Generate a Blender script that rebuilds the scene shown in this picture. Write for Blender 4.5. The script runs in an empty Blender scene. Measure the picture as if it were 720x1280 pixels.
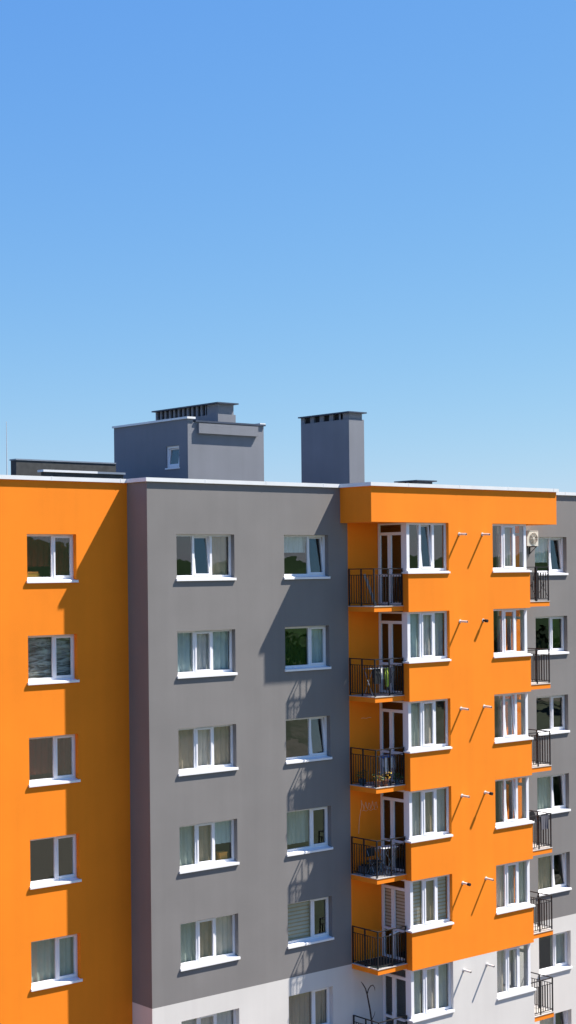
import bpy, math, random
from mathutils import Vector, Matrix
random.seed(7)
S = bpy.context.scene
COL = S.collection

# ------------------------------------------------------------------ materials
def nmat(name):
    m = bpy.data.materials.new(name); m.use_nodes = True
    nt = m.node_tree; return m, nt, nt.nodes['Principled BSDF']

def stucco(name, col, var=0.10, rough=0.9, bump=0.25):
    m, nt, b = nmat(name); N = nt.nodes.new; L = nt.links.new
    tc = N('ShaderNodeTexCoord')
    n1 = N('ShaderNodeTexNoise'); n1.inputs['Scale'].default_value = 0.55; n1.inputs['Detail'].default_value = 5
    n2 = N('ShaderNodeTexNoise'); n2.inputs['Scale'].default_value = 60; n2.inputs['Detail'].default_value = 3
    # faint run-off streaks: noise stretched along z
    mp = N('ShaderNodeMapping'); mp.inputs['Scale'].default_value = (3.2, 3.2, 0.16)
    n3 = N('ShaderNodeTexNoise'); n3.inputs['Scale'].default_value = 1.0; n3.inputs['Detail'].default_value = 4
    # insulation board joints barely telegraphing through the render
    mp2 = N('ShaderNodeMapping'); mp2.inputs['Rotation'].default_value = (math.radians(90), 0, 0)
    br = N('ShaderNodeTexBrick'); br.inputs['Scale'].default_value = 1.0
    br.inputs['Brick Width'].default_value = 1.0; br.inputs['Row Height'].default_value = 0.5
    br.inputs['Mortar Size'].default_value = 0.006; br.inputs['Bias'].default_value = 0
    br.inputs['Color1'].default_value = (0.46, 0.46, 0.46, 1); br.inputs['Color2'].default_value = (0.54, 0.54, 0.54, 1)
    br.inputs['Mortar'].default_value = (0.48, 0.48, 0.48, 1)
    for n in (n1, n2): L(tc.outputs['Object'], n.inputs['Vector'])
    L(tc.outputs['Object'], mp.inputs['Vector']); L(mp.outputs[0], n3.inputs['Vector'])
    L(tc.outputs['Object'], mp2.inputs['Vector']); L(mp2.outputs[0], br.inputs['Vector'])
    def ma(op, a, bb):
        x = N('ShaderNodeMath'); x.operation = op
        for i, v in enumerate((a, bb)):
            if isinstance(v, (int, float)): x.inputs[i].default_value = v
            else: L(v, x.inputs[i])
        return x.outputs[0]
    s = ma('ADD', ma('MULTIPLY', n1.outputs['Fac'], 1.0), ma('MULTIPLY', n3.outputs['Fac'], 0.5))
    s = ma('ADD', s, ma('MULTIPLY', br.outputs['Color'], 0.45))
    s = ma('ADD', s, ma('MULTIPLY', n2.outputs['Fac'], 0.35))
    s = ma('MULTIPLY', ma('SUBTRACT', s, 1.15), var * 2)
    f = ma('ADD', s, 1.0)
    mx = N('ShaderNodeVectorMath'); mx.operation = 'SCALE'
    mx.inputs[0].default_value = col; L(f, mx.inputs['Scale'])
    L(mx.outputs[0], b.inputs['Base Color'])
    b.inputs['Roughness'].default_value = rough
    b.inputs['Specular IOR Level'].default_value = 0.25 if rough > .6 else .6
    bp = N('ShaderNodeBump'); bp.inputs['Strength'].default_value = bump; bp.inputs['Distance'].default_value = 0.01
    L(n2.outputs['Fac'], bp.inputs['Height']); L(bp.outputs[0], b.inputs['Normal'])
    return m

def plain(name, col, rough=0.6, metal=0.0, var=0.12, scale=6, spec=0.4):
    m, nt, b = nmat(name); N = nt.nodes.new; L = nt.links.new
    tc = N('ShaderNodeTexCoord'); n = N('ShaderNodeTexNoise')
    n.inputs['Scale'].default_value = scale; n.inputs['Detail'].default_value = 4
    L(tc.outputs['Object'], n.inputs['Vector'])
    mr = N('ShaderNodeMapRange'); mr.inputs['To Min'].default_value = 1 - var; mr.inputs['To Max'].default_value = 1 + var
    L(n.outputs['Fac'], mr.inputs['Value'])
    mx = N('ShaderNodeVectorMath'); mx.operation = 'SCALE'; mx.inputs[0].default_value = col
    L(mr.outputs[0], mx.inputs['Scale']); L(mx.outputs[0], b.inputs['Base Color'])
    b.inputs['Roughness'].default_value = rough; b.inputs['Metallic'].default_value = metal
    b.inputs['Specular IOR Level'].default_value = spec
    return m

def cloth(name, col, trans=0.25, var=0.15):
    m = plain(name, col, 0.9, 0, var, 4, 0.1)
    nt = m.node_tree; b = nt.nodes['Principled BSDF']; N = nt.nodes.new; L = nt.links.new
    out = nt.nodes['Material Output']
    t = N('ShaderNodeBsdfTranslucent'); t.inputs['Color'].default_value = (*col, 1)
    mx = N('ShaderNodeMixShader'); mx.inputs[0].default_value = trans
    L(b.outputs[0], mx.inputs[1]); L(t.outputs[0], mx.inputs[2]); L(mx.outputs[0], out.inputs['Surface'])
    return m

def glassmat(name, tint=(0.94, 0.95, 0.945), base=0.008):
    m = bpy.data.materials.new(name); m.use_nodes = True; nt = m.node_tree
    for n in list(nt.nodes): nt.nodes.remove(n)
    N = nt.nodes.new; L = nt.links.new
    out = N('ShaderNodeOutputMaterial')
    tr = N('ShaderNodeBsdfTransparent'); tr.inputs['Color'].default_value = (*tint, 1)
    gl = N('ShaderNodeBsdfGlossy'); gl.inputs['Roughness'].default_value = 0.0
    gl.inputs['Color'].default_value = (0.93, 0.97, 1.0, 1)
    fr = N('ShaderNodeFresnel'); ge = N('ShaderNodeNewGeometry'); mr = N('ShaderNodeMapRange')
    mr.inputs['To Min'].default_value = 1.58; mr.inputs['To Max'].default_value = 1/1.58     # same reflectance on both faces of the thin pane
    L(ge.outputs['Backfacing'], mr.inputs['Value']); L(mr.outputs[0], fr.inputs['IOR'])
    # slightly wavy panes
    tc = N('ShaderNodeTexCoord'); nz = N('ShaderNodeTexNoise'); nz.inputs['Scale'].default_value = 1.1
    bp = N('ShaderNodeBump'); bp.inputs['Strength'].default_value = 0.05; bp.inputs['Distance'].default_value = 0.05
    L(tc.outputs['Object'], nz.inputs['Vector']); L(nz.outputs['Fac'], bp.inputs['Height']); L(bp.outputs[0], gl.inputs['Normal'])
    ad = N('ShaderNodeMath'); ad.operation = 'ADD'; ad.inputs[1].default_value = base
    L(fr.outputs[0], ad.inputs[0])
    mx = N('ShaderNodeMixShader'); L(ad.outputs[0], mx.inputs[0]); L(tr.outputs[0], mx.inputs[1]); L(gl.outputs[0], mx.inputs[2])
    L(mx.outputs[0], out.inputs['Surface'])
    return m

M = dict(
    orange=stucco('orange_render', (0.83, 0.222, 0.010), 0.12),
    grey=stucco('grey_render', (0.192, 0.184, 0.182), 0.13),
    white=stucco('white_render', (0.60, 0.582, 0.562), 0.10),
    bluegrey=stucco('roof_grey_render', (0.188, 0.198, 0.225), 0.16),
    pvc=plain('white_window_plastic', (0.74, 0.74, 0.78), 0.35, 0, 0.04),
    sill=plain('white_sill_metal', (0.80, 0.80, 0.82), 0.4, 0, 0.06),
    coping=plain('white_coping_metal', (0.68, 0.70, 0.72), 0.4, 0, 0.12, 1.5),
    zinc_and_shade=plain('zinc_flashing_and_shade', (0.22, 0.26, 0.32), 0.45, 0.3, 0.2, 2),
    capmetal=plain('dark_cap_metal', (0.05, 0.065, 0.10), 0.5, 0.2, 0.3, 3),
    black=plain('black_railing_paint', (0.010, 0.009, 0.012), 0.6, 0, 0.2),
    bitumen=plain('bitumen_felt', (0.070, 0.072, 0.072), 0.95, 0, 0.45, 5, 0.1),
    vent_dark=plain('vent_dark', (0.012, 0.012, 0.014), 0.9),
    tile=plain('balcony_tile', (0.42, 0.40, 0.38), 0.7, 0, 0.15),
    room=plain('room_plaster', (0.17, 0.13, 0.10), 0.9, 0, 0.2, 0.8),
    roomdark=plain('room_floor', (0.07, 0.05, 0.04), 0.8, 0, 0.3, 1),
    glass=glassmat('window_glass'),
    teal=cloth('pale_teal_curtain', (0.60, 0.74, 0.74)),
    beige=cloth('beige_curtain', (0.84, 0.75, 0.65)),
    maroon=cloth('dark_maroon_curtain', (0.13, 0.035, 0.022)),
    brown=cloth('brown_curtain', (0.50, 0.40, 0.29)),
    green=cloth('sage_curtain', (0.52, 0.58, 0.52)),
    grey_c=cloth('grey_curtain', (0.55, 0.56, 0.55)),
    white_c=cloth('white_curtain', (0.82, 0.80, 0.78)),
    green_reflection=cloth('painted_green_reflection', (0.05, 0.10, 0.015)),  # flat sheet behind the glass, coloured as a reflection of trees and fields
    plastic=plain('cream_plastic', (0.62, 0.60, 0.54), 0.5, 0, 0.06),
    fan=plain('fan_grille', (0.16, 0.14, 0.12), 0.6, 0, 0.2),
    pipe=plain('pale_vent_pipe', (0.62, 0.60, 0.58), 0.5),
    mat_green=plain('dark_green_floor', (0.012, 0.03, 0.026), 0.8, 0, 0.4),
    wood=plain('weathered_wood', (0.30, 0.28, 0.26), 0.8, 0, 0.25, 10),
    bark=plain('dry_branch', (0.045, 0.03, 0.025), 0.9, 0, 0.4, 20),
    cloth_dark=plain('dark_cloth', (0.02, 0.025, 0.03), 0.95),
    cloth_white=plain('white_cloth', (0.68, 0.68, 0.70), 0.95),
    cloth_lime=plain('lime_cloth', (0.42, 0.55, 0.08), 0.95),
    cloth_blue=plain('blue_cloth', (0.05, 0.10, 0.28), 0.95),
    cloth_grey=plain('grey_cloth', (0.10, 0.10, 0.12), 0.95),
    leaf=plain('pot_leaves', (0.07, 0.13, 0.03), 0.7, 0, 0.5, 12),
    flower=plain('yellow_flowers', (0.75, 0.42, 0.04), 0.8, 0, 0.3, 12),
    redflower=plain('red_flowers', (0.55, 0.03, 0.02), 0.8, 0, 0.3, 12),
    pot=plain('plant_pot', (0.28, 0.10, 0.05), 0.8),
    potblue=plain('blue_planter', (0.05, 0.10, 0.14), 0.7),
    yellow=plain('mustard_cloth', (0.50, 0.30, 0.04), 0.9),
    box_orange=plain('orange_cardboard', (0.75, 0.33, 0.06), 0.8),
    wire=plain('pale_wire', (0.80, 0.52, 0.32), 0.6),
)
def foilmat():
    m, nt, b = nmat('crinkled_film'); N = nt.nodes.new; L = nt.links.new
    tc = N('ShaderNodeTexCoord'); mp = N('ShaderNodeMapping'); mp.inputs['Scale'].default_value = (1.4, 1, 7)
    mp.inputs['Rotation'].default_value = (0, 0.12, 0)
    n = N('ShaderNodeTexNoise'); n.inputs['Scale'].default_value = 1.4; n.inputs['Detail'].default_value = 3; n.inputs['Distortion'].default_value = 1.2
    L(tc.outputs['Object'], mp.inputs['Vector']); L(mp.outputs[0], n.inputs['Vector'])
    cr = N('ShaderNodeValToRGB'); cr.color_ramp.elements[0].position = .38; cr.color_ramp.elements[1].position = .62
    cr.color_ramp.elements[0].color = (0.12, 0.12, 0.10, 1); cr.color_ramp.elements[1].color = (0.42, 0.50, 0.50, 1)
    L(n.outputs['Fac'], cr.inputs[0]); L(cr.outputs[0], b.inputs['Base Color'])
    bp = N('ShaderNodeBump'); bp.inputs['Strength'].default_value = 1; bp.inputs['Distance'].default_value = 0.08
    L(n.outputs['Fac'], bp.inputs['Height']); L(bp.outputs[0], b.inputs['Normal'])
    b.inputs['Roughness'].default_value = 0.35
    return m
M['foil'] = foilmat()

# ------------------------------------------------------------------ mesh helper
class MB:
    def __init__(s): s.v = []; s.f = []; s.mi = []; s.mats = []
    def _m(s, m):
        if m not in s.mats: s.mats.append(m)
        return s.mats.index(m)
    def quad(s, a, b, c, d, m):
        n = len(s.v); s.v += [a, b, c, d]; s.f.append((n, n+1, n+2, n+3)); s.mi.append(s._m(m))
    def box(s, x0, x1, y0, y1, z0, z1, m, T=None):
        p = [(x0,y0,z0),(x1,y0,z0),(x1,y1,z0),(x0,y1,z0),(x0,y0,z1),(x1,y0,z1),(x1,y1,z1),(x0,y1,z1)]
        if T: p = [tuple(T @ Vector(q)) for q in p]
        n = len(s.v); s.v += p; k = s._m(m)
        for f in ((3,2,1,0),(4,5,6,7),(0,1,5,4),(1,2,6,5),(2,3,7,6),(3,0,4,7)):
            s.f.append(tuple(n+i for i in f)); s.mi.append(k)
    def tube(s, pts, r, m, seg=8):
        pts = [Vector(p) for p in pts]; k = s._m(m); rings = []
        for i, p in enumerate(pts):
            d = (pts[min(i+1, len(pts)-1)] - pts[max(i-1, 0)]).normalized()
            u = d.cross(Vector((0.13, 0.31, 0.94)));
            if u.length < .05: u = d.cross(Vector((1, 0, 0)))
            u.normalize(); w = d.cross(u); n = len(s.v); rr = r[i] if isinstance(r, (list, tuple)) else r
            for j in range(seg):
                a = 2*math.pi*j/seg; s.v.append(tuple(p + (u*math.cos(a) + w*math.sin(a))*rr))
            rings.append(n)
        for a, b in zip(rings, rings[1:]):
            for j in range(seg):
                s.f.append((a+j, a+(j+1) % seg, b+(j+1) % seg, b+j)); s.mi.append(k)
        s.f.append(tuple(rings[0]+j for j in range(seg))[::-1]); s.mi.append(k)
        s.f.append(tuple(rings[-1]+j for j in range(seg))); s.mi.append(k)
    def mesh(s, name, bevel=0):
        me = bpy.data.meshes.new(name); me.from_pydata(s.v, [], s.f)
        for m in s.mats: me.materials.append(m)
        me.polygons.foreach_set('material_index', s.mi); me.update(); return me
    def build(s, name, parent=None, loc=(0, 0, 0), **k):
        return link(name, s.mesh(name), parent, loc, **k)

def link(name, me, parent=None, loc=(0, 0, 0), label=None, cat=None, group=None, kind=None):
    o = bpy.data.objects.new(name, me); COL.objects.link(o); o.location = loc
    if parent: o.parent = parent
    if label: o['label'] = label
    if cat: o['category'] = cat
    if group: o['group'] = group
    if kind: o['kind'] = kind
    return o

# ------------------------------------------------------------------ key dimensions (metres; camera at x=y=0)
Y0, Y1, YF, YS = 39.85, 40.91, 38.32, 38.57   # grey facade, left orange facade, bay front, balcony edge
XC = 27.88                                     # corner of the grey block
XB0, XB1 = 37.40, 43.48                        # bay
XS0, XS1 = 36.06, 44.82                        # balcony ends
XT0, XT1 = 35.74, 44.96                        # top band of the bay
XL, XR = 6.0, 66.0
YBACK = 56.0
ZW = 11.92                                     # orange/grey above, white below
ZT = 27.92                                     # wall top, coping above to 28.04
NF = 9
mir = lambda x: XB0 + XB1 - x
zf = lambda k: 24.93 - 3*k                     # bottom of plain window opening

bld = bpy.data.objects.new('apartment_building', None); COL.objects.link(bld)
bld.location = (XC, Y0, 0)
bld['label'] = 'nine storey apartment block rendered in orange, grey and white with stacked balconies'
bld['category'] = 'apartment building'
OFF = Vector((-XC, -Y0, 0))
def part(name, mb, label=None):
    o = mb.build(name, bld, OFF)
    if label: o['label'] = label
    return o

# ------------------------------------------------------------------ walls with openings
def wall(mb, x0, x1, z0, z1, Y, ops, m, t=0.34):
    ops = [(max(a, x0), min(b, x1), max(c, z0), min(d, z1)) for a, b, c, d in ops if b > x0 and a < x1 and d > z0 and c < z1]
    xs = sorted({x0, x1, *[v for o in ops for v in o[:2]]}); zs = sorted({z0, z1, *[v for o in ops for v in o[2:]]})
    for a, b in zip(xs, xs[1:]):
        for c, d in zip(zs, zs[1:]):
            cx, cz = (a+b)/2, (c+d)/2
            if any(o[0] < cx < o[1] and o[2] < cz < o[3] for o in ops): continue
            mb.quad((a, Y, c), (b, Y, c), (b, Y, d), (a, Y, d), m)
    for a, b, c, d in ops:
        if d - c < .05: continue
        mb.quad((a, Y, c), (a, Y, d), (a, Y+t, d), (a, Y+t, c), m)
        mb.quad((b, Y, c), (b, Y+t, c), (b, Y+t, d), (b, Y, d), m)
        if d < z1 - 1e-4: mb.quad((a, Y, d), (b, Y, d), (b, Y+t, d), (a, Y+t, d), m)
        if c > z0 + 1e-4: mb.quad((a, Y, c), (a, Y+t, c), (b, Y+t, c), (b, Y, c), m)

WH = 1.40
colL = (24.32, 26.02); colA = (28.97, 31.23); colB = (33.28, 35.20); colR = (45.50, 47.32); colQ = (50.6, 52.86); colK = (16.2, 18.46)
opsL = [(c[0], c[1], zf(k), zf(k)+WH) for k in range(NF) for c in (colL, colK)]
ops0 = [(c[0], c[1], zf(k), zf(k)+WH) for k in range(NF) for c in (colA, colB, colR, colQ)]

mb = MB(); wall(mb, XL, XC-.001, 0, ZT, Y1, opsL, M['orange'])
mb.quad((XL, YBACK, 0), (XL, Y1, 0), (XL, Y1, ZT), (XL, YBACK, ZT), M['orange']); part('orange_wall', mb, 'orange rendered wall of the left wing')
mb = MB(); wall(mb, XC, XS0, ZW, ZT, Y0, ops0, M['grey'])
mb.quad((XC, Y1+.3, ZW), (XC, Y0, ZW), (XC, Y0, ZT), (XC, Y1+.3, ZT), M['grey']); part('grey_wall', mb, 'grey rendered wall left of the orange bay')
mb = MB(); wall(mb, XS1, XR, ZW, ZT, Y0, ops0, M['grey'])
mb.quad((XR, Y0, ZW), (XR, YBACK, ZW), (XR, YBACK, ZT), (XR, Y0, ZT), M['grey']); part('grey_wall', mb, 'grey rendered wall right of the orange bay')
mb = MB(); wall(mb, XC, XB0+.11, 0, ZW, Y0, ops0, M['white'])
mb.quad((XC, Y1+.3, 0), (XC, Y0, 0), (XC, Y0, ZW), (XC, Y1+.3, ZW), M['white']); part('white_wall', mb, 'white rendered wall of the lower storeys left of the bay')
mb = MB(); wall(mb, XB1-.11, XR, 0, ZW, Y0, ops0, M['white'])
mb.quad((XR, Y0, 0), (XR, YBACK, 0), (XR, YBACK, ZW), (XR, Y0, ZW), M['white']); part('white_wall', mb, 'white rendered wall of the lower storeys right of the bay')
for a, b, q in ((XS0, XB0+.11, 'left'), (XB1-.11, XS1, 'right')):
    mb = MB(); wall(mb, a, b, ZW, ZT, Y0, [], M['orange']); part('orange_wall', mb, 'orange rendered strip behind the %s balconies' % q)
mb = MB(); mb.quad((XR, YBACK, 0), (XL, YBACK, 0), (XL, YBACK, ZT), (XR, YBACK, ZT), M['grey']); part('rear_wall', mb)

# bay: parapets, pier wall between the corner windows, return walls
def bay(z0, z1, m):
    b = MB(); XW0, XW1 = 39.34, 41.54
    for k in range(NF):
        sb, st, nx = 23.74-3*k, 25.06-3*k, 26.74-3*k
        if not (z0-.3 < sb+.5 < z1): continue
        lo = max(sb, 0.0)
        b.box(XB0, XB1, YF, YF+.28, lo, st, m)                       # parapet the whole width
        b.box(XW0, XW1, YF, YF+.28, st, nx, m)                       # pier between windows
    return b
# one storey is parapet + pier; the pier top meets the next parapet bottom
part('bay_wall', bay(ZW-.5, 30, M['orange']), 'orange bay wall with projecting parapets')
part('bay_wall', bay(-1, ZW-.5, M['white']), 'white lower part of the bay wall')
mb = MB()
mb.box(XT0, XT1, YF, Y0-.002, 26.74, ZT, M['orange']); part('top_band', mb, 'orange projecting band over the top balconies')

# coping on every parapet
def coping(mb, x0, x1, y0, y1): mb.box(x0, x1, y0, y1, ZT, ZT+.12, M['coping'])
mb = MB(); o = .065
coping(mb, XL-o, XC-o, Y1-o, Y1+.4)
coping(mb, XC-o, XT0-o, Y0-o, Y0+.4); mb.box(XC-o, XC+.4, Y0+.4, Y1+1.0, ZT, ZT+.12, M['coping'])
coping(mb, XT0-o, XT1+o, YF-o, Y0+.4)
coping(mb, XT1+o, XR, Y0-o, Y0+.4)
# the coping is laid in lengths: standing seams
x = 8.0
while x < XR:
    yy = Y1 if x < XC else (YF if XT0 < x < XT1 else Y0)
    mb.box(x, x+.03, yy-o-.004, yy+.38, ZT-.004, ZT+.127, M['coping']); x += 2.45
part('coping', mb)
mb = MB(); mb.box(XL, XR, Y1+.02, YBACK, 27.3, 27.5, M['bitumen']); mb.box(XC+.02, XR, Y0+.02, Y1+.02, 27.3, 27.5, M['bitumen'])
mb.box(XL, XR, YBACK-.3, YBACK-.01, 27.5, ZT, M['grey']); mb.box(XR-.3, XR-.01, Y0+.1, YBACK-.3, 27.5, ZT, M['grey'])
part('roof', mb)

# interior: floors, back wall, partitions
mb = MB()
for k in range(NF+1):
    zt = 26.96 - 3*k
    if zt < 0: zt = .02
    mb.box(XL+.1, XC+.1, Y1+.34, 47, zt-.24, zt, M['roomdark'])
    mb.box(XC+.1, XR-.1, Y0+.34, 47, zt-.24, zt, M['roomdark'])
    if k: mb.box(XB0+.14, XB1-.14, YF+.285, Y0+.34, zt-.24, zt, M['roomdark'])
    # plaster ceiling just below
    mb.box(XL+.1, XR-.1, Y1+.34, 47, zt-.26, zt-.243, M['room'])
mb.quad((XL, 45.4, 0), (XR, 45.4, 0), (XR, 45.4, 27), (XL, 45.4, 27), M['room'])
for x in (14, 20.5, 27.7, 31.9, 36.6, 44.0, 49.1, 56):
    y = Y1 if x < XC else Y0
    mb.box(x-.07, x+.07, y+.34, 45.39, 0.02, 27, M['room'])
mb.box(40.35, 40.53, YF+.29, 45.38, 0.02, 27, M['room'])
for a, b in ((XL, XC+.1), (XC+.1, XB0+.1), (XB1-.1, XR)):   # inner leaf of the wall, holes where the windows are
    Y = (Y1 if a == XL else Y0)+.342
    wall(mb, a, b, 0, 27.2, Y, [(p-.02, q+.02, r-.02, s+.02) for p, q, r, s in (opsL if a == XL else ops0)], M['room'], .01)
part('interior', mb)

# ------------------------------------------------------------------ windows
_cache = {}
FT = .065  # frame thickness
def frame_mesh(w, h, mull, s):
    mb = MB(); y0, y1 = s, s+.075; P = M['pvc']; b = .05
    mb.box(0, FT, y0, y1, b, h, P); mb.box(w-FT, w, y0, y1, b, h, P)
    mb.box(FT, w-FT, y0, y1, h-FT, h, P); mb.box(FT, w-FT, y0, y1, b, b+FT+.01, P)
    for x in mull: mb.box(x-.04, x+.04, y0+.001, y1-.001, b+FT+.01, h-FT, P)
    return mb.mesh('window')
def pane_edges(w, mull): 
    e = [FT] + [v for x in mull for v in (x-.04, x+.04)] + [w-FT]; return list(zip(e[::2], e[1::2]))
def sash_parts(x0, x1, z0, z1, s, tilt):
    """opening light: frame bars + glass, tilted inward about its bottom edge"""
    T = Matrix.Translation((0, s+.03, z0)) @ Matrix.Rotation(math.radians(-tilt), 4, 'X') @ Matrix.Translation((0, -(s+.03), -z0))
    mb = MB(); f = .055; y0, y1 = s-.018, s+.06; P = M['pvc']
    a, b, c, d = x0-.012, x1+.012, z0-.012, z1+.012
    mb.box(a, a+f, y0, y1, c, d, P, T); mb.box(b-f, b, y0, y1, c, d, P, T)
    mb.box(a+f, b-f, y0, y1, c, c+f, P, T); mb.box(a+f, b-f, y0, y1, d-f, d, P, T)
    mb.box(a+f-.01, b-f+.01, s+.02, s+.024, c+f-.01, d-f+.01, M['glass'], T)
    return mb.mesh('sash')
def curtain_mesh(x0, x1, z0, z1, y, kind, seed):
    mb = MB(); m = M[kind] if kind in M else M['grey_c']; rnd = random.Random(seed)
    if kind == 'blinds':
        z = z1
        while z > z0+.02:
            mb.box(x0, x1, y, y+.006, z-.075, z, M['grey_c']); z -= .075
            mb.box(x0, x1, y+.004, y+.008, z-.05, z, M['brown']); z -= .05
        return mb.mesh('blind')
    n = max(8, int((x1-x0)/.03)); ph = rnd.random()*6; am = .004 if kind in ('foil', 'green_reflection') else .022
    P = [(x0+(x1-x0)*i/n, y+am*math.sin(ph+i*.9)+am*.6*math.sin(i*.37+ph)) for i in range(n+1)]
    for (a, ya), (b, yb) in zip(P, P[1:]): mb.quad((a, ya, z0), (b, yb, z0), (b, yb, z1), (a, ya, z1), m)
    return mb.mesh('curtain')
def sill_mesh(w):
    mb = MB(); a, b = -.035, w+.035
    yf, yb, zt, zb, m = -.048, .19, .012, .055, M['sill']
    # sloped sheet, front lip, end caps
    mb.quad((a, yf, zt), (b, yf, zt), (b, 0, zt+.012), (a, 0, zt+.012), m)
    mb.quad((0.002, 0, zt+.012), (w-.002, 0, zt+.012), (w-.002, yb, zb), (0.002, yb, zb), m)
    mb.box(a, b, yf-.006, yf, zt-.06, zt+.003, m)
    mb.box(a, a+.008, yf, -.001, zt-.055, zt+.018, m); mb.box(b-.008, b, yf, -.001, zt-.055, zt+.018, m)
    mb.box(a+.008, b-.008, yf, -.001, zt-.012, zt-.003, m)
    return mb.mesh('sill')
def cached(key, fn):
    if key not in _cache: _cache[key] = fn()
    return _cache[key]
def window(x, Y, z, w, h, mull, sashes, curtains, label=None):
    """sashes {pane: tilt}; curtains [(kind, top fraction start)] per pane"""
    s = .175
    W = link('window', cached(('f', w, h, tuple(mull)), lambda: frame_mesh(w, h, mull, s)), bld, (x-XC, Y-Y0, z), label)
    link('sill', cached(('s', w), lambda: sill_mesh(w)), W)
    E = pane_edges(w, mull); z0, z1 = .05+FT+.01, h-FT
    def gl(a, b):
        mb = MB(); mb.box(a-.005, b+.005, s+.03, s+.034, z0-.005, z1+.005, M['glass']); return mb.mesh('pane')
    for i, (a, b) in enumerate(E):
        if i not in sashes: link('pane', cached(('g', a, b, h), lambda: gl(a, b)), W)
    for i, t in sashes.items():
        a, b = E[i]; link('sash', cached(('t', a, b, h, t), lambda: sash_parts(a, b, z0, z1, s, t)), W)
    for i, c in enumerate(curtains):
        if not c: continue
        kind, frac = c if isinstance(c, tuple) else (c, 0)
        a, b = E[i]; link('blind' if kind == 'blinds' else 'curtain', curtain_mesh(a-.04, b+.04, z0+(z1-z0)*frac-.05, z1+.05, s+.15, kind, int(x*7+z*13+i)), W)
    return W

A_c = [[None, None, 'brown'], ['teal', 'white_c', 'teal'], ['brown', 'beige', 'brown'], ['green', 'brown', ('teal', .45)], ['green', 'brown', 'beige'],
       ['white_c', 'beige', 'white_c'], ['beige', None, 'beige'], [None, 'white_c', None], ['brown', None, 'brown']]
B_c = [[('teal', .62), None], ['green_reflection', 'teal'], [None, None], [('green', .15), None], ['blinds', None], ['brown', 'brown'], [None, 'teal'], [None]*2, [None]*2]
L_c = [[('maroon', .3), 'maroon'], ['foil', 'foil'], [('maroon', .15), ('maroon', .1)], [None, None], ['green', 'green'], ['beige', None], [None]*2, [None]*2, [None]*2]
R_c = [[('teal', .3), None], [None, 'green_reflection'], [None, None], ['green', None], ['brown', None], [None, 'green'], ['beige', None], [None]*2, [None]*2]
A_t = {0: {1: 6}}; B_t = {0: {1: 6}, 2: {1: 6}}; R_t = {0: {1: 6}, 3: {1: 4}, 4: {1: 6}, 6: {1: 6}}
for k in range(NF):
    z = zf(k)
    window(colA[0], Y0, z, 2.26, WH, (.77, 1.46), A_t.get(k, {1: 0}), A_c[k])
    window(colB[0], Y0, z, 1.92, WH, (1.19,), B_t.get(k, {1: 0}), B_c[k])
    window(colR[0], Y0, z, 1.82, WH, (1.06,), R_t.get(k, {1: 0}), R_c[k])
    window(colL[0], Y1, z, 1.70, WH, (.98,), {1: 0}, L_c[k])
    window(colQ[0], Y0, z, 2.26, WH, (.77, 1.46), {1: 0}, A_c[(k+3) % 6])
    window(colK[0], Y1, z, 2.26, WH, (.77, 1.46), {1: 0}, A_c[(k+2) % 6])

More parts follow.
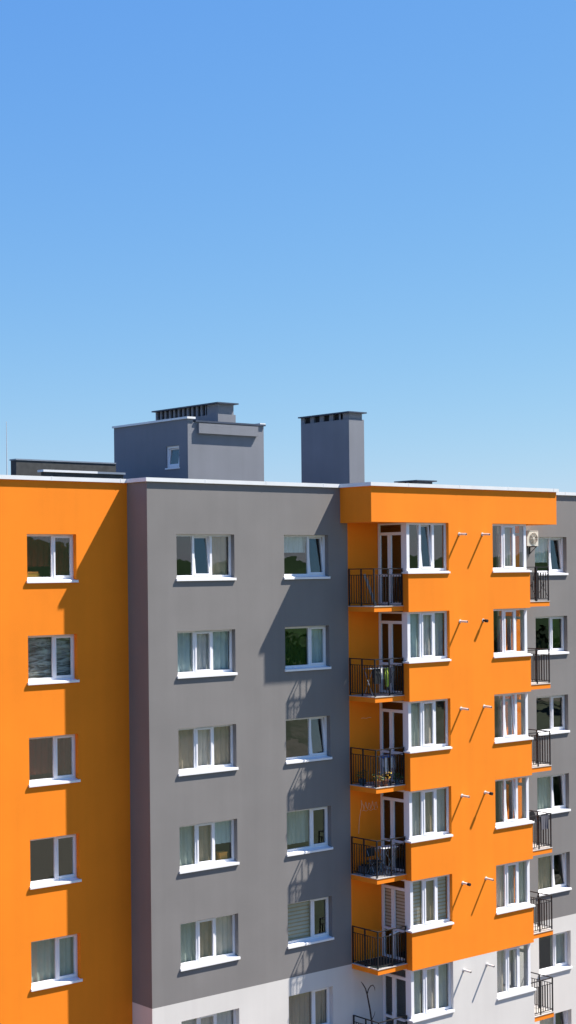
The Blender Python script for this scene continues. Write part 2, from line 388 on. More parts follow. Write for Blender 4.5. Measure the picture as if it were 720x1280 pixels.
# corner windows of the bay and the balcony doors on its side walls (mirrored about the bay centre)
def corner_window(k, left, sash, curtains):
    st, nx = 25.06-3*k, 26.74-3*k
    # local x runs 0 (corner side) -> 1.9 (pier); sx mirrors it
    sx = 1 if left else -1
    ox = XB0 if left else XB1
    def B(mb, a, b, y0, y1, z0, z1, m, T=None):
        lo, hi = sorted((sx*a, sx*b)); mb.box(lo, hi, y0, y1, z0, z1, m, T)
    P = M['pvc']; c = .05; y = .12                      # corner post outer x, frame setback
    zb, zt = .055, nx-st-.004
    mb = MB()
    B(mb, c, c+.13, y, y+.13, zb, zt, P)                # corner post
    B(mb, 1.865, 1.935, y, y+.07, zb, zt, P)
    B(mb, c+.13, 1.865, y, y+.07, zt-.07, zt, P); B(mb, c+.13, 1.865, y, y+.07, zb, zb+.08, P)
    ms = (.68, 1.30)
    for m_ in ms: B(mb, m_-.05, m_+.05, y+.001, y+.069, zb+.08, zt-.07, P)
    B(mb, c, c+.07, y+.13, .31, zb, zb+.08, P); B(mb, c, c+.07, y+.13, .31, zt-.07, zt, P)   # short return
    B(mb, c-.002, c+.072, .245, .312, zb+.08, zt-.07, P)
    W = mb.build('corner_window', bld, (ox-XC, YF-Y0, st))
    mb = MB(); e = [c+.13, ms[0]-.05, ms[0]+.05, ms[1]-.05, ms[1]+.05, 1.865]; E = list(zip(e[::2], e[1::2]))
    for i, (a, b) in enumerate(E):
        if i in sash: continue
        mb = MB(); B(mb, a-.005, b+.005, y+.03, y+.034, zb+.07, zt-.06, M['glass']); mb.build('pane', W)
    mb = MB(); B(mb, c+.03, c+.034, y+.12, .25, zb+.07, zt-.06, M['glass']); mb.build('pane', W)
    for i, t in sash.items():
        a, b = E[i]; z0, z1 = zb+.08, zt-.07; mb = MB(); f = .05; y0, y1 = y-.015, y+.055
        T = Matrix.Translation((0, y+.03, z0)) @ Matrix.Rotation(math.radians(-t), 4, 'X') @ Matrix.Translation((0, -(y+.03), -z0))
        B(mb, a-.01, a+f, y0, y1, z0, z1, P, T); B(mb, b-f, b+.01, y0, y1, z0, z1, P, T)
        B(mb, a+f, b-f, y0, y1, z0-.01, z0+f, P, T); B(mb, a+f, b-f, y0, y1, z1-f, z1+.01, P, T)
        B(mb, a+f, b-f, y+.02, y+.024, z0+f, z1-f, M['glass'], T)
        mb.build('sash', W)
    mb = MB()                                             # wrap-round sill
    lo, hi = -.05, 1.965
    B(mb, lo, hi, -.048, -.001, -.040, .02, M['sill']); B(mb, .0, hi-.03, 0, y, .004, .04, M['sill'])
    B(mb, lo, -.001, -.001, .30, -.040, .02, M['sill']); B(mb, -.0005, c, y, .30, .004, .04, M['sill'])
    mb.build('sill', W)
    for i, cu in enumerate(curtains):
        if not cu: continue
        a, b = E[i]; lo, hi = sorted((sx*(a-.04), sx*(b+.04)))
        link('blind' if cu == 'blinds' else 'curtain', curtain_mesh(lo, hi, 0, zt, y+.17, cu, k*5+i+left), W)
    # door on the side wall, spans y .31 -> Y0-YF
    mb = MB(); gl = MB(); z0 = -1.08; z1 = zt; ya, yb = .315, Y0-YF-.01; ym = .315+(.62)
    def D(m_, y0, y1, za, zb_, mt, x0=c, x1=c+.07): B(m_, x0, x1, y0, y1, za, zb_, mt)
    tr = z1-.36
    for yy in (ya, yb-.07): D(mb, yy, yy+.07, z0, z1, P)
    D(mb, ya+.07, yb-.07, z1-.06, z1, P); D(mb, ya+.07, yb-.07, tr-.05, tr+.05, P); D(mb, ya+.07, yb-.07, z0, z0+.08, P)
    D(mb, ym-.055, ym+.055, z0+.08, tr-.05, P, c-.008, c+.06); 
    D(mb, ya+.07, ym-.055, -.13, -.05, P, c-.004, c+.062); D(mb, ym+.055, yb-.07, -.13, -.05, P, c-.004, c+.062)
    # inner leaf bars of the opening door
    D(mb, ym+.055, ym+.10, z0+.08, tr-.05, P, c-.012, c+.05); D(mb, yb-.12, yb-.07, z0+.08, tr-.05, P, c-.012, c+.05)
    dr = mb.build('balcony_door', bld, (ox-XC, YF-Y0, st))
    D(gl, ya+.06, yb-.06, tr+.04, z1-.05, M['glass'], c+.03, c+.034)
    for p, q in ((ya+.06, ym-.05), (ym+.05, yb-.06)):
        D(gl, p, q, -.06, tr-.04, M['glass'], c+.03, c+.034)
        D(gl, p, q, z0+.07, -.12, M['glass'], c+.03, c+.034)
    gl.build('door_glass', dr)
    h = MB(); D(h, ym+.062, ym+.082, -.02, .10, M['pvc'], c-.05, c-.035); D(h, ym+.062, ym+.082, .0, .02, M['pvc'], c-.036, c-.01); h.build('handle', dr)
    # return parapet thickness closes the side of the bay below the short return: part of bay_wall box already
    if k == 4 and left:
        cm = MB()
        for p, q in ((ya+.03, ym), (ym, yb-.03)):
            z = tr
            while z > -.05:
                D(cm, p, q, z-.07, z, M['beige'], c+.10, c+.106); z -= .07
                D(cm, p, q, z-.045, z, M['brown'], c+.104, c+.108); z -= .045
        cm.build('blind', dr)

cl = [[None, None, None], ['teal', 'white_c', 'grey_c'], ['green', 'beige', None], ['grey_c', 'brown', 'grey_c'], ['blinds', 'brown', 'blinds'],
      ['green', 'beige', 'green'], ['grey_c']*3, [None]*3, [None]*3]
crr = [[None, 'grey_c', None], [None]*3, [None]*3, [None]*3, ['green', 'grey_c', 'beige'], [None, None, 'beige'], ['beige']*3, [None]*3, [None]*3]
for k in range(NF):
    corner_window(k, True, {1: 6 if k == 0 else 0}, cl[k])
    corner_window(k, False, {1: 5 if k in (2, 3) else 0}, crr[k])

# ------------------------------------------------------------------ balconies
def balcony(k, left):
    sx = 1 if left else -1; ox = XB0 if left else XB1
    w = XB0-XS0; d0, d1 = YS-YF, Y0-YF-.003; z0 = 23.77-3*k
    def B(mb, a, b, y0, y1, za, zb, m):
        lo, hi = sorted((sx*a, sx*b)); mb.box(lo, hi, y0, y1, za, zb, m)
    mb = MB(); B(mb, -w, -.002, d0, d1, 0, .165, M['orange']); 
    s = mb.build('balcony', bld, (ox-XC, YF-Y0, z0))
    mb = MB(); B(mb, -w-.015, -.003, d0-.015, d1, .165, .19, M['tile']); mb.build('floor_slab', s)
    r = MB(); K = M['black']; zr = 1.44; t = .02; xe, ye = -w+.03, d0+.03; zl, zm = .29, 1.23
    B(r, xe-t, -.005, ye-t, ye+t, zr-.03, zr, K); B(r, xe-t, xe+t, ye+t, d1-.01, zr-.03, zr, K)
    for zz in (zm, zl):
        B(r, xe+t, -.005, ye-.01, ye+.01, zz-.02, zz, K); B(r, xe-.01, xe+.01, ye+t, d1-.01, zz-.02, zz, K)
    ymid = (ye+d1)/2
    posts = [(xe, ye), (xe, ymid), (xe, d1-.03), (xe/2, ye), (-.03, ye)]
    for px, py in posts: B(r, px-t, px+t, py-t, py+t, .19, zr-.03, K)
    b = .010
    n = 5
    def seg(p, q):
        for i in range(1, n):
            u = i/n; x = p[0]+(q[0]-p[0])*u; y = p[1]+(q[1]-p[1])*u
            B(r, x-b, x+b, y-b, y+b, zl, zm-.02, K)
    seg((xe, d1-.03), (xe, ymid)); seg((xe, ymid), (xe, ye)); seg((xe, ye), (xe/2, ye)); seg((xe/2, ye), (-.03, ye))
    if not left and k == 0:        # ornate crossing bars and scrolls on this one
        for p, q in ((xe, xe/2), (xe/2, -.03)):
            for u in (0, 1):
                pts = [(sx*(p+(q-p)*(v/12 if u else 1-v/12)), ye-.012, zl+(zm-zl)*(v/12)) for v in range(13)]
                r.tube(pts, .009, K, 5)
            cx = (p+q)/2
            r.tube([(sx*(cx+.09*math.cos(a*.5236)), ye-.012, (zl+zm)/2+.13*math.sin(a*.5236)) for a in range(13)], .009, K, 5)
        B(r, xe/2-.03, xe/2+.03, ye-.03, ye+.03, .19, zr+.02, K)
    r.build('railing', s)
for k in range(NF-1):
    balcony(k, True); balcony(k, False)

# short vent pipes poking out of the bay wall
PIPES = [(39.86, 26.36), (41.02, 26.36)]
for k in range(NF-1):
    for j, (x, z) in enumerate(PIPES):
        dark = (k, j) in ((1, 1), (3, 1), (4, 0)); Ln = .20 if (k, j) == (1, 1) else .34
        mb = MB(); zz = z-3*k
        c = (x, YF, zz)
        mb.tube([(x, YF+.02, zz), (x, YF-Ln+(.10 if dark else 0), zz-.012)], .038, M['vent_dark'] if (k, j) == (1, 1) else M['pipe'], 12)
        if dark: mb.tube([(x, YF-Ln+.10, zz-.012), (x, YF-Ln, zz-.02)], .055, M['vent_dark'], 12)
        else: mb.tube([(x, YF-Ln, zz-.012), (x, YF-Ln-.003, zz-.012)], .028, M['vent_dark'], 12)
        mb.tube([(x, YF-.001, zz), (x, YF-.012, zz)], .062, M['pipe'], 12)
        part('vent_pipe', mb)

# ------------------------------------------------------------------ roof structures
ZR = 27.5
# stair tower
tx0, tx1, ty0, ty1 = 32.14, 35.45, 43.5, 47.95
mb = MB(); G = M['bluegrey']; TT = 30.24
wy0, wy1, wz0, wz1 = 44.00, 44.76, 28.73, 29.47
# left wall with the small window opening
ys = [ty0, wy0, wy1, ty1]; zs = [ZR, wz0, wz1, TT]
for a, b in zip(ys, ys[1:]):
    for c, d in zip(zs, zs[1:]):
        if a == wy0 and c == wz0: continue
        mb.quad((tx0, b, c), (tx0, a, c), (tx0, a, d), (tx0, b, d), G)
dd = .16
for q in (((wy0, wz0), (wy1, wz0)), ((wy1, wz0), (wy1, wz1)), ((wy1, wz1), (wy0, wz1)), ((wy0, wz1), (wy0, wz0))):
    (a, b), (c, d) = q; mb.quad((tx0, a, b), (tx0, c, d), (tx0+dd, c, d), (tx0+dd, a, b), G)
mb.quad((tx0, ty0, ZR), (tx1, ty0, ZR), (tx1, ty0, TT), (tx0, ty0, TT), G)
mb.quad((tx1, ty0, ZR), (tx1, ty1, ZR), (tx1, ty1, TT), (tx1, ty0, TT), G)
mb.quad((tx1, ty1, ZR), (tx0, ty1, ZR), (tx0, ty1, TT), (tx1, ty1, TT), G)
mb.quad((tx0, ty0, TT), (tx1, ty0, TT), (tx1, ty1, TT), (tx0, ty1, TT), M['bitumen'])
mb.box(tx0+.3, tx0+.31, ty0+.3, ty1-.3, 28, 30, M['roomdark'])
mb.box(tx0+.001, tx0+.22, ty0+.001, ty1-.001, TT, TT+.10, G)      # left upstand
tw = mb.build('stair_tower', bld, OFF, label='grey rendered stair tower on the roof with a small side window')
mb = MB(); mb.box(tx0-.05, tx0+.30, ty0-.05, ty1+.05, TT+.10, TT+.17, M['coping']); 
mb.box(tx0+.301, tx1+.05, ty0-.06, ty0+.2, TT+.002, TT+.06, M['capmetal']); mb.box(tx1-.2, tx1+.05, ty0-.055, ty0+.9, TT+.061, TT+.10, M['coping'])
mb.build('coping', tw)
mb = MB(); mb.box(tx0+.40, tx1-.33, ty0-.11, ty0-.001, 29.86, 30.20, G); mb.build('box_gutter', tw)
mb = MB(); mb.box(tx0-.05, tx0+.05, wy0-.09, wy0-.001, wz0-.09, wz1+.09, M['sill']) if False else None
P = M['pvc']
mb.box(tx0+.05, tx0+.11, wy0+.002, wy0+.07, wz0+.002, wz1-.002, P); mb.box(tx0+.05, tx0+.11, wy1-.07, wy1-.002, wz0+.002, wz1-.002, P)
mb.box(tx0+.05, tx0+.11, wy0+.07, wy1-.07, wz0+.002, wz0+.07, P); mb.box(tx0+.05, tx0+.11, wy0+.07, wy1-.07, wz1-.07, wz1-.002, P)
mb.box(tx0-.03, tx0+.05, wy0-.04, wy1+.04, wz0-.05, wz0-.002, M['sill'])
T = Matrix.Translation((tx0+.08, 0, wz0+.06)) @ Matrix.Rotation(math.radians(7), 4, 'Y') @ Matrix.Translation((-(tx0+.08), 0, -(wz0+.06)))
a, b, c, d = wy0+.06, wy1-.06, wz0+.06, wz1-.06
for q in ((a, a+.06, c, d), (b-.06, b, c, d), (a+.06, b-.06, c, c+.06), (a+.06, b-.06, d-.06, d)):
    mb.box(tx0+.045, tx0+.10, q[0], q[1], q[2], q[3], P, T)
mb.box(tx0+.07, tx0+.074, a+.06, b-.06, c+.06, d-.06, M['glass'], T)
mb.build('window', tw)

def vent_shaft(x0, x1, y0, y1, z0, zs, zt, n, open_frac, label, capm, solid_front=.35):
    """masonry shaft with a row of outlets under a thin cap"""
    mb = MB(); mb.box(x0, x1, y0, y1, z0, zs, G)
    i0 = .05
    mb.box(x0+.12, x1-.12, y0+solid_front, y1-.08, zs, zt-.002, M['vent_dark'])
    mb.box(x0+i0, x1-i0, y0+i0, y0+solid_front, zs, zt-.002, G)
    L_ = (y1-.05)-(y0+solid_front); p = L_/n
    for i in range(n+1):
        yy = y0+solid_front+p*i
        mb.box(x0+i0, x1-i0, yy-p*(1-open_frac)/2, yy+p*(1-open_frac)/2, zs+.001, zt-.003, G)
    s = mb.build('ventilation_shaft', bld, OFF, label=label)
    c = MB(); c.box(x0-.08, x1+.08, y0-.08, y1+.08, zt, zt+.045, capm); c.build('cap', s); return s
vent_shaft(39.50, 40.25, 43.5, 46.22, ZR, 30.72, 30.95, 4, .6, 'tall grey ventilation shaft right of the stair tower', M['capmetal'], .5)
vent_shaft(33.86, 34.64, 44.05, 47.85, TT+.004, 30.64, 31.0, 11, .6, 'long vented chimney block on top of the stair tower', M['capmetal'], .75)
vent_shaft(43.45, 44.40, 44.0, 45.1, ZR, 28.46, 28.56, 3, .6, 'low ventilation shaft barely showing over the bay', M['capmetal'])
mb = MB(); mb.box(26.97, 30.9, 46.0, 46.35, ZR, 28.90, M['bitumen'])
rw = mb.build('roof_wall', bld, OFF, label='dark felt covered upstand wall left of the stair tower')
mb = MB(); mb.box(26.95, 30.9, 45.98, 46.4, 28.90, 28.945, M['zinc_and_shade']); mb.build('coping', rw)
mb = MB(); mb.box(26.85, 29.85, 44.0, 44.25, ZR, 28.40, M['bitumen']); rw = mb.build('roof_wall', bld, OFF, label='low dark upstand wall with a pale cap')
mb = MB(); mb.box(26.75, 28.8, 43.94, 44.3, 28.40, 28.47, M['coping']); mb.box(28.8, 29.9, 43.95, 44.3, 28.40, 28.465, M['zinc_and_shade']); mb.build('coping', rw)  # darker right length paints the stair tower's shadow onto the pale cap

# ------------------------------------------------------------------ things on the building
def thing(name, loc, label, cat, rz=0, group=None):
    o = bpy.data.objects.new(name, None); COL.objects.link(o); o.location = loc; o.rotation_euler = (0, 0, rz)
    o.empty_display_size = .2; o['label'] = label; o['category'] = cat
    if group: o['group'] = group
    return o
# antenna mast
t = thing('antenna', (26.62, 46, ZR), 'thin antenna mast rising above the left end of the roof', 'antenna')
mb = MB(); mb.tube([(0, 0, 0), (0, 0, 1.6), (0, 0, 2.65)], [.02, .012, .008], M['pipe'], 6); mb.build('mast', t)
mb = MB(); mb.box(-.2, .2, -.2, .2, 0, .08, M['bitumen']); mb.build('base', t)
# air conditioner
t = thing('air_conditioner', (44.68, 39.50, 25.98), 'cream air conditioner on a bracket beside the top right window', 'air conditioner')
mb = MB(); mb.box(0, .62, 0, .27, 0, .56, M['plastic']); mb.box(.01, .61, -.006, 0, .545, .565, M['plastic']); mb.box(-.004, .624, .08, .09, .0, .562, M['fan']); mb.build('casing', t)
mb = MB()
cx, cz = .36, .28
mb.tube([(cx, -.004, cz), (cx, .0, cz)], .215, M['fan'], 28)
for rr in (.05, .09, .13, .17, .215):
    mb.tube([(cx+rr*math.cos(i*math.pi/14), -.014, cz+rr*math.sin(i*math.pi/14)) for i in range(29)], .006, M['plastic'], 5)
for i in range(4):
    a = i*math.pi/4; mb.tube([(cx-.21*math.cos(a), -.012, cz-.21*math.sin(a)), (cx+.21*math.cos(a), -.012, cz+.21*math.sin(a))], .006, M['plastic'], 5)
mb.tube([(cx, -.008, cz), (cx, -.02, cz)], .045, M['plastic'], 14)
mb.build('fan', t)
mb = MB()
for x in (.06, .52):
    mb.box(x-.02, x+.02, .0, .345, -.04, -.002, M['black']); mb.box(x-.02, x+.02, .315, .345, -.30, -.04, M['black'])
    mb.tube([(x, .02, -.03), (x, .33, -.28)], .014, M['black'], 6)
mb.build('bracket', t)

zb = lambda k: 23.96-3*k
# plank leaning on the top balcony
t = MB(); t.box(-.06, .06, -.012, .012, 0, 1.12, M['wood']); 
o = link('plank', t.mesh('plank'), None, (36.85, 39.35, zb(0)), 'grey plank leaning on the rear wall of the top left balcony', 'plank'); o.rotation_euler = (math.radians(-17), math.radians(-9), 0.2)
# drying rack with clothes, second balcony
t = thing('drying_rack', (36.60, 38.93, zb(1)), 'folding clothes rack hung with washing on the second balcony down', 'drying rack')
mb = MB(); F = M['zinc_and_shade']
for x in (-.5, .5):
    mb.tube([(x, -.22, 0), (x, .22, .92)], .011, F, 6); mb.tube([(x, .22, 0), (x, -.22, .92)], .011, F, 6)
for i in range(6):
    y = -.22+.44*i/5; mb.tube([(-.52, y, .92), (.52, y, .92)], .006, F, 6)
mb.build('frame', t)
def hang(name, par, x0, x1, y, zt, zlow, m, seed, dy=.03):
    mb = MB(); rnd = random.Random(seed); n = 8
    for side in (-1, 1):
        zz = zlow if side < 0 else zt-(zt-zlow)*.6
        for i in range(n):
            a, b = x0+(x1-x0)*i/n, x0+(x1-x0)*(i+1)/n
            f = lambda u: .012*math.sin(u*60+seed)
            mb.quad((a, y+side*dy*.4+f(a), zt+.008), (b, y+side*dy*.4+f(b), zt+.008), (b, y+side*dy+f(b)*2, zz+f(b)), (a, y+side*dy+f(a)*2, zz+f(a)), m)
    for i in range(n):
        a, b = x0+(x1-x0)*i/n, x0+(x1-x0)*(i+1)/n; f = lambda u: .012*math.sin(u*60+seed)
        mb.quad((a, y-dy*.4+f(a), zt+.008), (b, y-dy*.4+f(b), zt+.008), (b, y+dy*.4+f(b), zt+.01), (a, y+dy*.4+f(a), zt+.01), m)
    return mb
for args, lab in (((-.50, -.18, -.22, .92, .42, M['cloth_dark'], 1), 'dark shirt drying on the rack of the second balcony down'),
                  ((-.20, .02, -.13, .92, .55, M['cloth_white'], 2), 'white cloth drying on the rack of the second balcony down'),
                  ((.05, .2, -.22, .92, .30, M['cloth_lime'], 3), 'lime green cloth drying on the rack of the second balcony down'),
                  ((.22, .5, -.04, .92, .40, M['cloth_grey'], 4), 'dark grey garment drying at the right of the rack')):
    o = hang('laundry', None, *args).build('laundry', None, (36.60, 38.93, zb(1))); o['label'] = lab; o['category'] = 'laundry'; o['group'] = 'washing on the second balcony down'
# third balcony: planters, flowers, hanging towels
def plant(loc, r, h, potm, leafs, label, seed, name='potted_plant'):
    rnd = random.Random(seed); t = thing(name, loc, label, 'potted plant', group='plants on the third balcony down')
    mb = MB(); mb.tube([(0, 0, 0), (0, 0, h*.9), (0, 0, h)], [r*.72, r, r*1.06], potm, 14); mb.build('pot', t)
    mb = MB()
    for i in range(90):
        a = rnd.random()*6.28; q = rnd.random()**.6*r*1.9; z = h+rnd.random()*r*2.2
        c = Vector((q*math.cos(a), q*math.sin(a), z)); u = Vector([rnd.uniform(-1, 1) for _ in range(3)]).normalized(); w = u.orthogonal().normalized()
        s = rnd.uniform(.018, .04)
        mb.quad(tuple(c-u*s), tuple(c+w*s*.6), tuple(c+u*s), tuple(c-w*s*.6), leafs[0] if rnd.random() < .62 else leafs[1])
    mb.build('foliage', t)
plant((36.28, 38.74, zb(2)), .11, .18, M['pot'], (M['leaf'], M['flower']), 'terracotta pot of yellow flowers at the corner of the third balcony down', 3)
plant((36.62, 38.72, zb(2)), .12, .20, M['pot'], (M['flower'], M['leaf']), 'pot of dense yellow blooms mid-front on the third balcony down', 4)
plant((36.44, 38.88, zb(2)), .08, .14, M['pot'], (M['redflower'], M['leaf']), 'small pot of red flowers between the yellow ones', 5)
plant((36.25, 39.45, zb(2)), .12, .20, M['potblue'], (M['leaf'], M['leaf']), 'blue planter of green leaves by the rear wall on the third balcony down', 6)
plant((37.2, 38.75, zb(2)), .10, .16, M['potblue'], (M['leaf'], M['leaf']), 'dark planter of green leaves next to the bay wall on the third balcony down', 8)
t = thing('clothes_stand', (36.95, 38.98, zb(2)), 'small clothes horse behind the flowers on the third balcony down', 'clothes horse')
mb = MB()
for x in (-.32, .32):
    mb.tube([(x, -.15, 0), (x, 0, .98)], .01, F, 6); mb.tube([(x, .15, 0), (x, 0, .98)], .01, F, 6)
mb.tube([(-.33, 0, .98), (.33, 0, .98)], .01, F, 6); mb.build('frame', t)
for args, lab in (((-.32, .32, -.02, .99, .90, M['cloth_blue'], 1), 'blue cloth folded over the top of the clothes horse'),
                  ((-.16, -.02, -.05, .90, .38, M['cloth_white'], 5), 'long white towel hanging from the clothes horse'),
                  ((.1, .22, -.05, .92, .55, M['cloth_white'], 6), 'short white towel hanging at the right of the clothes horse')):
    o = hang('laundry', None, *args).build('laundry', None, (36.95, 38.98, zb(2))); o['label'] = lab; o['category'] = 'laundry'; o['group'] = 'washing on the third balcony down'
# fourth balcony: folding table and chair
t = thing('folding_table', (36.85, 38.92, zb(3)), 'small white topped folding table on the fourth balcony down', 'folding table')
mb = MB(); mb.box(-.34, .34, -.2, .2, .90, .93, M['cloth_white']); mb.build('tabletop', t)
for s_ in (-1, 1):
    mb = MB(); mb.tube([(-.28*s_, -.17, 0), (.28*s_, -.17, .90)], .011, F, 6); mb.tube([(-.28*s_, .17, 0), (.28*s_, .17, .90)], .011, F, 6); mb.build('leg', t)
t = thing('folding_chair', (36.55, 39.2, zb(3)), 'dark folding chair behind the table on the fourth balcony down', 'folding chair')
mb = MB(); mb.box(-.2, .2, -.2, .2, .43, .46, M['cloth_dark']); mb.build('seat', t)
mb = MB(); mb.box(-.2, .2, .2, .22, .58, .86, M['cloth_dark']); mb.build('backrest', t)
for s_ in (-.19, .19):
    mb = MB(); mb.tube([(s_, -.22, 0), (s_, .21, .88)], .011, F, 6); mb.build('leg', t)
    mb = MB(); mb.tube([(s_, .2, 0), (s_, -.16, .45)], .011, F, 6); mb.build('leg', t)
o = MB(); o.box(-.3, .3, -.1, .1, 0, .022, M['cloth_white'])
o = link('shelf_board', o.mesh('shelf_board'), None, (36.62, 38.83, zb(3)+.62), 'narrow white board resting across the railing side of the fourth balcony down', 'board') if False else None
o = MB()
for i in range(7): o.box(-.45+.13*i, -.34+.13*i, -.16, .16, .0, .25+.05*math.sin(i*2.1), [M['cloth_grey'], M['cloth_dark'], M['potblue']][i % 3])
link('storage_crates', o.mesh('storage_crates'), None, (36.72, 39.55, zb(3)), 'jumble of dark bundles along the wall of the fourth balcony down', 'bundles')
# fifth balcony: dark green floor mat and a white stick
o = MB(); o.box(-.60, .60, -.54, .54, 0, .012, M['mat_green'])
link('floor_mat', o.mesh('floor_mat'), None, (36.74, 39.23, zb(4)+.002), 'dark green mat covering the floor of the fifth balcony down', 'mat')
o = MB(); o.tube([(-.2, 0, 0), (.2, .0, .06)], .02, M['cloth_white'], 8)
o.tube([(.2, 0, .06), (.21, 0, -1.0)], .008, F, 6)
link('mop', o.mesh('mop'), None, (37.0, 38.78, zb(4)+1.0), 'mop with a white head standing on the fifth balcony down', 'mop')
# sixth balcony: dry climbing branch
t = thing('dry_branch', (36.55, 39.35, zb(5)), 'bare dark branch with a curled top on the white balcony at the bottom', 'branch')
mb = MB(); mb.tube([(.05, 0, 0), (0, 0, .6), (-.08, 0, 1.1), (-.15, 0, 1.5), (-.27, 0, 2.0), (-.34, 0, 2.2), (-.44, .01, 2.36), (-.52, .02, 2.46)], [.035, .032, .03, .028, .024, .021, .018, .008], M['bark'], 7)
mb.build('stem', t)
mb = MB(); mb.tube([(-.27, 0, 2.0), (-.21, 0, 2.15), (-.11, 0, 2.25), (.0, 0, 2.26), (.07, 0, 2.17), (.09, 0, 2.06)], [.02, .019, .018, .016, .012, .005], M['bark'], 7); mb.build('twig', t)
mb = MB(); mb.tube([(-.08, 0, 1.1), (.05, 0, 1.25), (.08, 0, 1.36)], [.015, .01, .005], M['bark'], 6); mb.build('twig', t)
# wire scribble on the orange wall of the fourth balcony
def wirecurve(pts, r=.008):
    m_ = MB(); m_.tube(pts, r, M['wire'], 5); return m_
zw = zb(3)
mb = MB(); yw = Y0-.012
mb.tube([(36.42, yw, zw+1.3), (36.46, yw, zw+1.8), (36.56, yw, zw+2.2)], .007, M['wire'], 5)
mb.tube([(36.56+.75*i/40, yw, zw+2.2+.10*math.sin(i*.75)+.05*math.sin(i*1.9)) for i in range(41)], .008, M['wire'], 5)
mb.tube([(36.60+.65*i/20, yw, zw+2.05+.02*math.sin(i*.9)) for i in range(21)], .007, M['wire'], 5)
mb.tube([(36.56, yw, zw+2.2), (36.55, yw, zw+2.42), (36.60, yw, zw+2.3)], .007, M['wire'], 5)
mb.build('cable', None, label='loosely looped pale cable fixed on the orange wall of the fourth balcony', cat='cable')
mb = MB(); mb.tube([(36.6+.45*i/10, yw, zb(2)+2.18+.012*math.sin(i)) for i in range(11)], .007, M['wire'], 5)
mb.build('cable', None, label='short straight cable on the orange wall of the third balcony', cat='cable')
# right hand balconies
t = thing('satellite_dish', (44.35, 39.2, zb(3)+.95), 'dark round satellite dish on the fourth right balcony down', 'satellite dish')
mb = MB(); mb.tube([(0, 0, .15), (0, -.03, .15), (0, -.07, .15)], [.05, .17, .21], M['black'], 20); mb.build('dish', t)
mb = MB(); mb.tube([(0, .0, .15), (0, .1, .1), (0, .1, -.95)], .015, M['black'], 6); mb.build('mast', t)
o = hang('laundry', None, -.2, .2, 0, 0, -.55, M['cloth_grey'], 9).build('laundry', None, (44.45, 38.60, zb(3)+1.25))
o['label'] = 'dark cloth hung over the railing of the fourth right balcony down'; o['category'] = 'laundry'
# things seen on window sills inside
mb = MB(); mb.box(0, .5, 0, .2, 0, .10, M['yellow']); mb.box(.03, .44, .01, .19, .101, .18, M['yellow']); mb.box(.05, .40, .01, .19, .181, .24, M['box_orange'])
mb.build('folded_towels', None, (24.5, Y1+.34, 24.98), label='stack of mustard towels inside the top left window', cat='towels')
mb = MB(); mb.box(0, .3, 0, .2, 0, .26, M['box_orange']); mb.box(-.01, .31, -.01, .21, .26, .28, M['box_orange'])
mb.build('box', None, (30.75, Y0+.30, 15.99), label='orange box on the sill inside the fourth three-part grey wall window', cat='box')

# ------------------------------------------------------------------ ground and what lies behind the camera (seen in the panes)
def groundmat():
    m, nt, b = nmat('fields'); N = nt.nodes.new; L = nt.links.new
    tc = N('ShaderNodeTexCoord'); v = N('ShaderNodeTexVoronoi'); v.inputs['Scale'].default_value = .02
    n = N('ShaderNodeTexNoise'); n.inputs['Scale'].default_value = .15; n.inputs['Detail'].default_value = 6
    L(tc.outputs['Object'], v.inputs['Vector']); L(tc.outputs['Object'], n.inputs['Vector'])
    cr = N('ShaderNodeValToRGB'); e = cr.color_ramp.elements
    e[0].color = (.03, .045, .018, 1); e[1].color = (.16, .15, .10, 1); x = e.new(.45); x.color = (.06, .075, .035, 1); x = e.new(.62); x.color = (.14, .125, .09, 1)
    mx = N('ShaderNodeMix'); mx.data_type = 'FLOAT'; mx.inputs[0].default_value = .5
    sp = N('ShaderNodeSeparateColor'); L(v.outputs['Color'], sp.inputs[0]); L(sp.outputs[0], mx.inputs[2]); L(n.outputs['Fac'], mx.inputs[3])
    L(mx.outputs[0], cr.inputs[0]); L(cr.outputs[0], b.inputs['Base Color']); b.inputs['Roughness'].default_value = 1
    return m
gm = groundmat(); mb = MB(); R_ = 4000
mb.quad((-R_, -R_, 0), (R_, -R_, 0), (R_, R_, 0), (-R_, R_, 0), gm); mb.build('ground', kind='structure')
mb = MB(); pv = stucco('paving', (.13, .080, .052), .2, .9, .2)
mb.quad((-60, 22, .004), (110, 22, .004), (110, Y0+20, .004), (-60, Y0+20, .004), pv); mb.build('pavement', kind='structure')
mb = MB(); asp = plain('asphalt', (.05, .05, .052), .9, 0, .2, 1)
mb.quad((-200, 8, .006), (300, 8, .006), (300, 16, .006), (-200, 16, .006), asp); mb.build('road', kind='structure')
# hills ring toward -y / +x
mb = MB(); hm = plain('far_hills', (.045, .075, .035), 1, 0, .4, .01, 0); n = 96; rows = []
for j, (rad, hh) in enumerate(((360, 0), (430, 12), (520, 27), (640, 34), (760, 0))):
    row = []
    for i in range(n+1):
        a = math.radians(-165+210*i/n)
        h = hh*(1+.22*math.sin(a*5+1)+.14*math.sin(a*13+j)+.06*math.sin(a*31)) if hh else -.5
        row.append((rad*math.cos(a), rad*math.sin(a), h))
    rows.append(row)
for p, q in zip(rows, rows[1:]):
    for i in range(n): mb.quad(p[i], p[i+1], q[i+1], q[i], hm)
mb.build('hills', kind='structure')
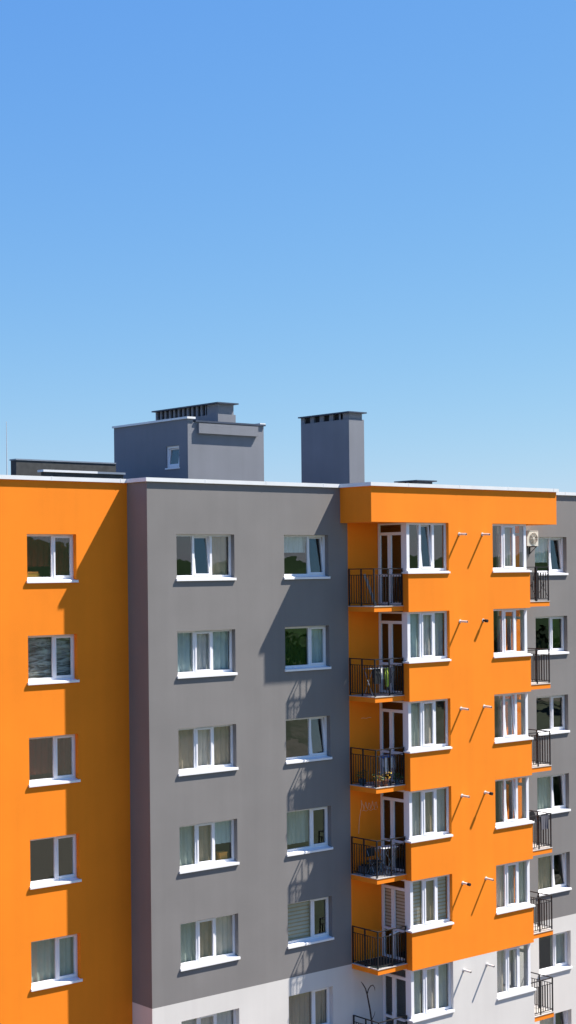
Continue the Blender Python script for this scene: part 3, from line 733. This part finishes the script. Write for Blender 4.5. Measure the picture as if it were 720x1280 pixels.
# woodland
mb = MB(); lm = plain('woodland_leaves', (.05, .075, .03), .9, 0, .35, .2, .1); rnd = random.Random(2)
for i in range(420):
    a = math.radians(rnd.uniform(-110, 10)); r = rnd.uniform(230, 345); cx, cy = r*math.cos(a), r*math.sin(a)-10
    H = rnd.uniform(7, 13)
    for j in range(60):
        u = Vector([rnd.gauss(0, 1) for _ in range(3)]).normalized()*rnd.uniform(.5, 1)
        c = Vector((cx+u.x*H*.34, cy+u.y*H*.34, H*.6+u.z*H*.38)); t1 = u.orthogonal().normalized(); t2 = u.cross(t1); s = H*.13
        mb.quad(tuple(c-t1*s), tuple(c-t2*s*.8), tuple(c+t1*s), tuple(c+t2*s*.9), lm)
mb.build('woodland', kind='stuff', label='distant mass of green trees across the fields', cat='trees')

# ------------------------------------------------------------------ light
SUN = Vector((2.19, -1.0, 3.42)).normalized()
el = math.asin(SUN.z); az = math.atan2(SUN.x, SUN.y)
w = bpy.data.worlds.new('World'); S.world = w; w.use_nodes = True; nt = w.node_tree
bg = nt.nodes['Background']; sky = nt.nodes.new('ShaderNodeTexSky'); sky.sky_type = 'NISHITA'
sky.sun_disc = False; sky.sun_elevation = el; sky.sun_rotation = az
sky.altitude = 0; sky.air_density = 1.0; sky.dust_density = 0.2; sky.ozone_density = 5.0
# clear deep-blue summer sky: each channel of the sky model graded by a power and a gain
sp = nt.nodes.new('ShaderNodeSeparateColor'); cb = nt.nodes.new('ShaderNodeCombineColor'); nt.links.new(sky.outputs[0], sp.inputs[0])
for i, (g, p) in enumerate(((.79, 1.0), (1.56, .69), (5.2, .16))):
    pw = nt.nodes.new('ShaderNodeMath'); pw.operation = 'POWER'; pw.inputs[1].default_value = p
    ml = nt.nodes.new('ShaderNodeMath'); ml.operation = 'MULTIPLY'; ml.inputs[1].default_value = g
    nt.links.new(sp.outputs[i], pw.inputs[0]); nt.links.new(pw.outputs[0], ml.inputs[0]); nt.links.new(ml.outputs[0], cb.inputs[i])
nt.links.new(cb.outputs[0], bg.inputs['Color']); bg.inputs['Strength'].default_value = 0.050
sd = bpy.data.lights.new('sun', 'SUN'); sd.energy = 5.0; sd.angle = math.radians(.53); sd.color = (1, .93, .83)
so = bpy.data.objects.new('sun', sd); COL.objects.link(so); so.rotation_euler = (-SUN).to_track_quat('-Z', 'Y').to_euler(); so.location = (60, -20, 80)

# ------------------------------------------------------------------ camera
th = math.radians(50.0); r = .0105
d = Vector((math.cos(th), math.sin(th), 0)); Rv = Vector((math.sin(th), -math.cos(th), 0)); Z = Vector((0, 0, 1))
cx_ = (Rv - r*Z).normalized(); cy_ = (Z + r*Rv).normalized(); cz_ = -d
cd = bpy.data.cameras.new('camera'); co = bpy.data.objects.new('camera', cd); COL.objects.link(co)
mm = Matrix((cx_, cy_, cz_)).transposed().to_4x4(); mm.translation = (0, 0, 25.2); co.matrix_world = mm
cd.sensor_fit = 'VERTICAL'; cd.sensor_height = 36; cd.lens = 36*1997/1280; cd.shift_y = 72/1280; cd.clip_end = 10000; cd.clip_start = .5
S.camera = co
S.view_settings.view_transform = 'Standard'; S.view_settings.look = 'None'; S.view_settings.exposure = 1.33; S.view_settings.gamma = 1
S.view_settings.use_curve_mapping = False
S.render.engine = 'CYCLES'
S.cycles.max_bounces = 10; S.cycles.transparent_max_bounces = 16
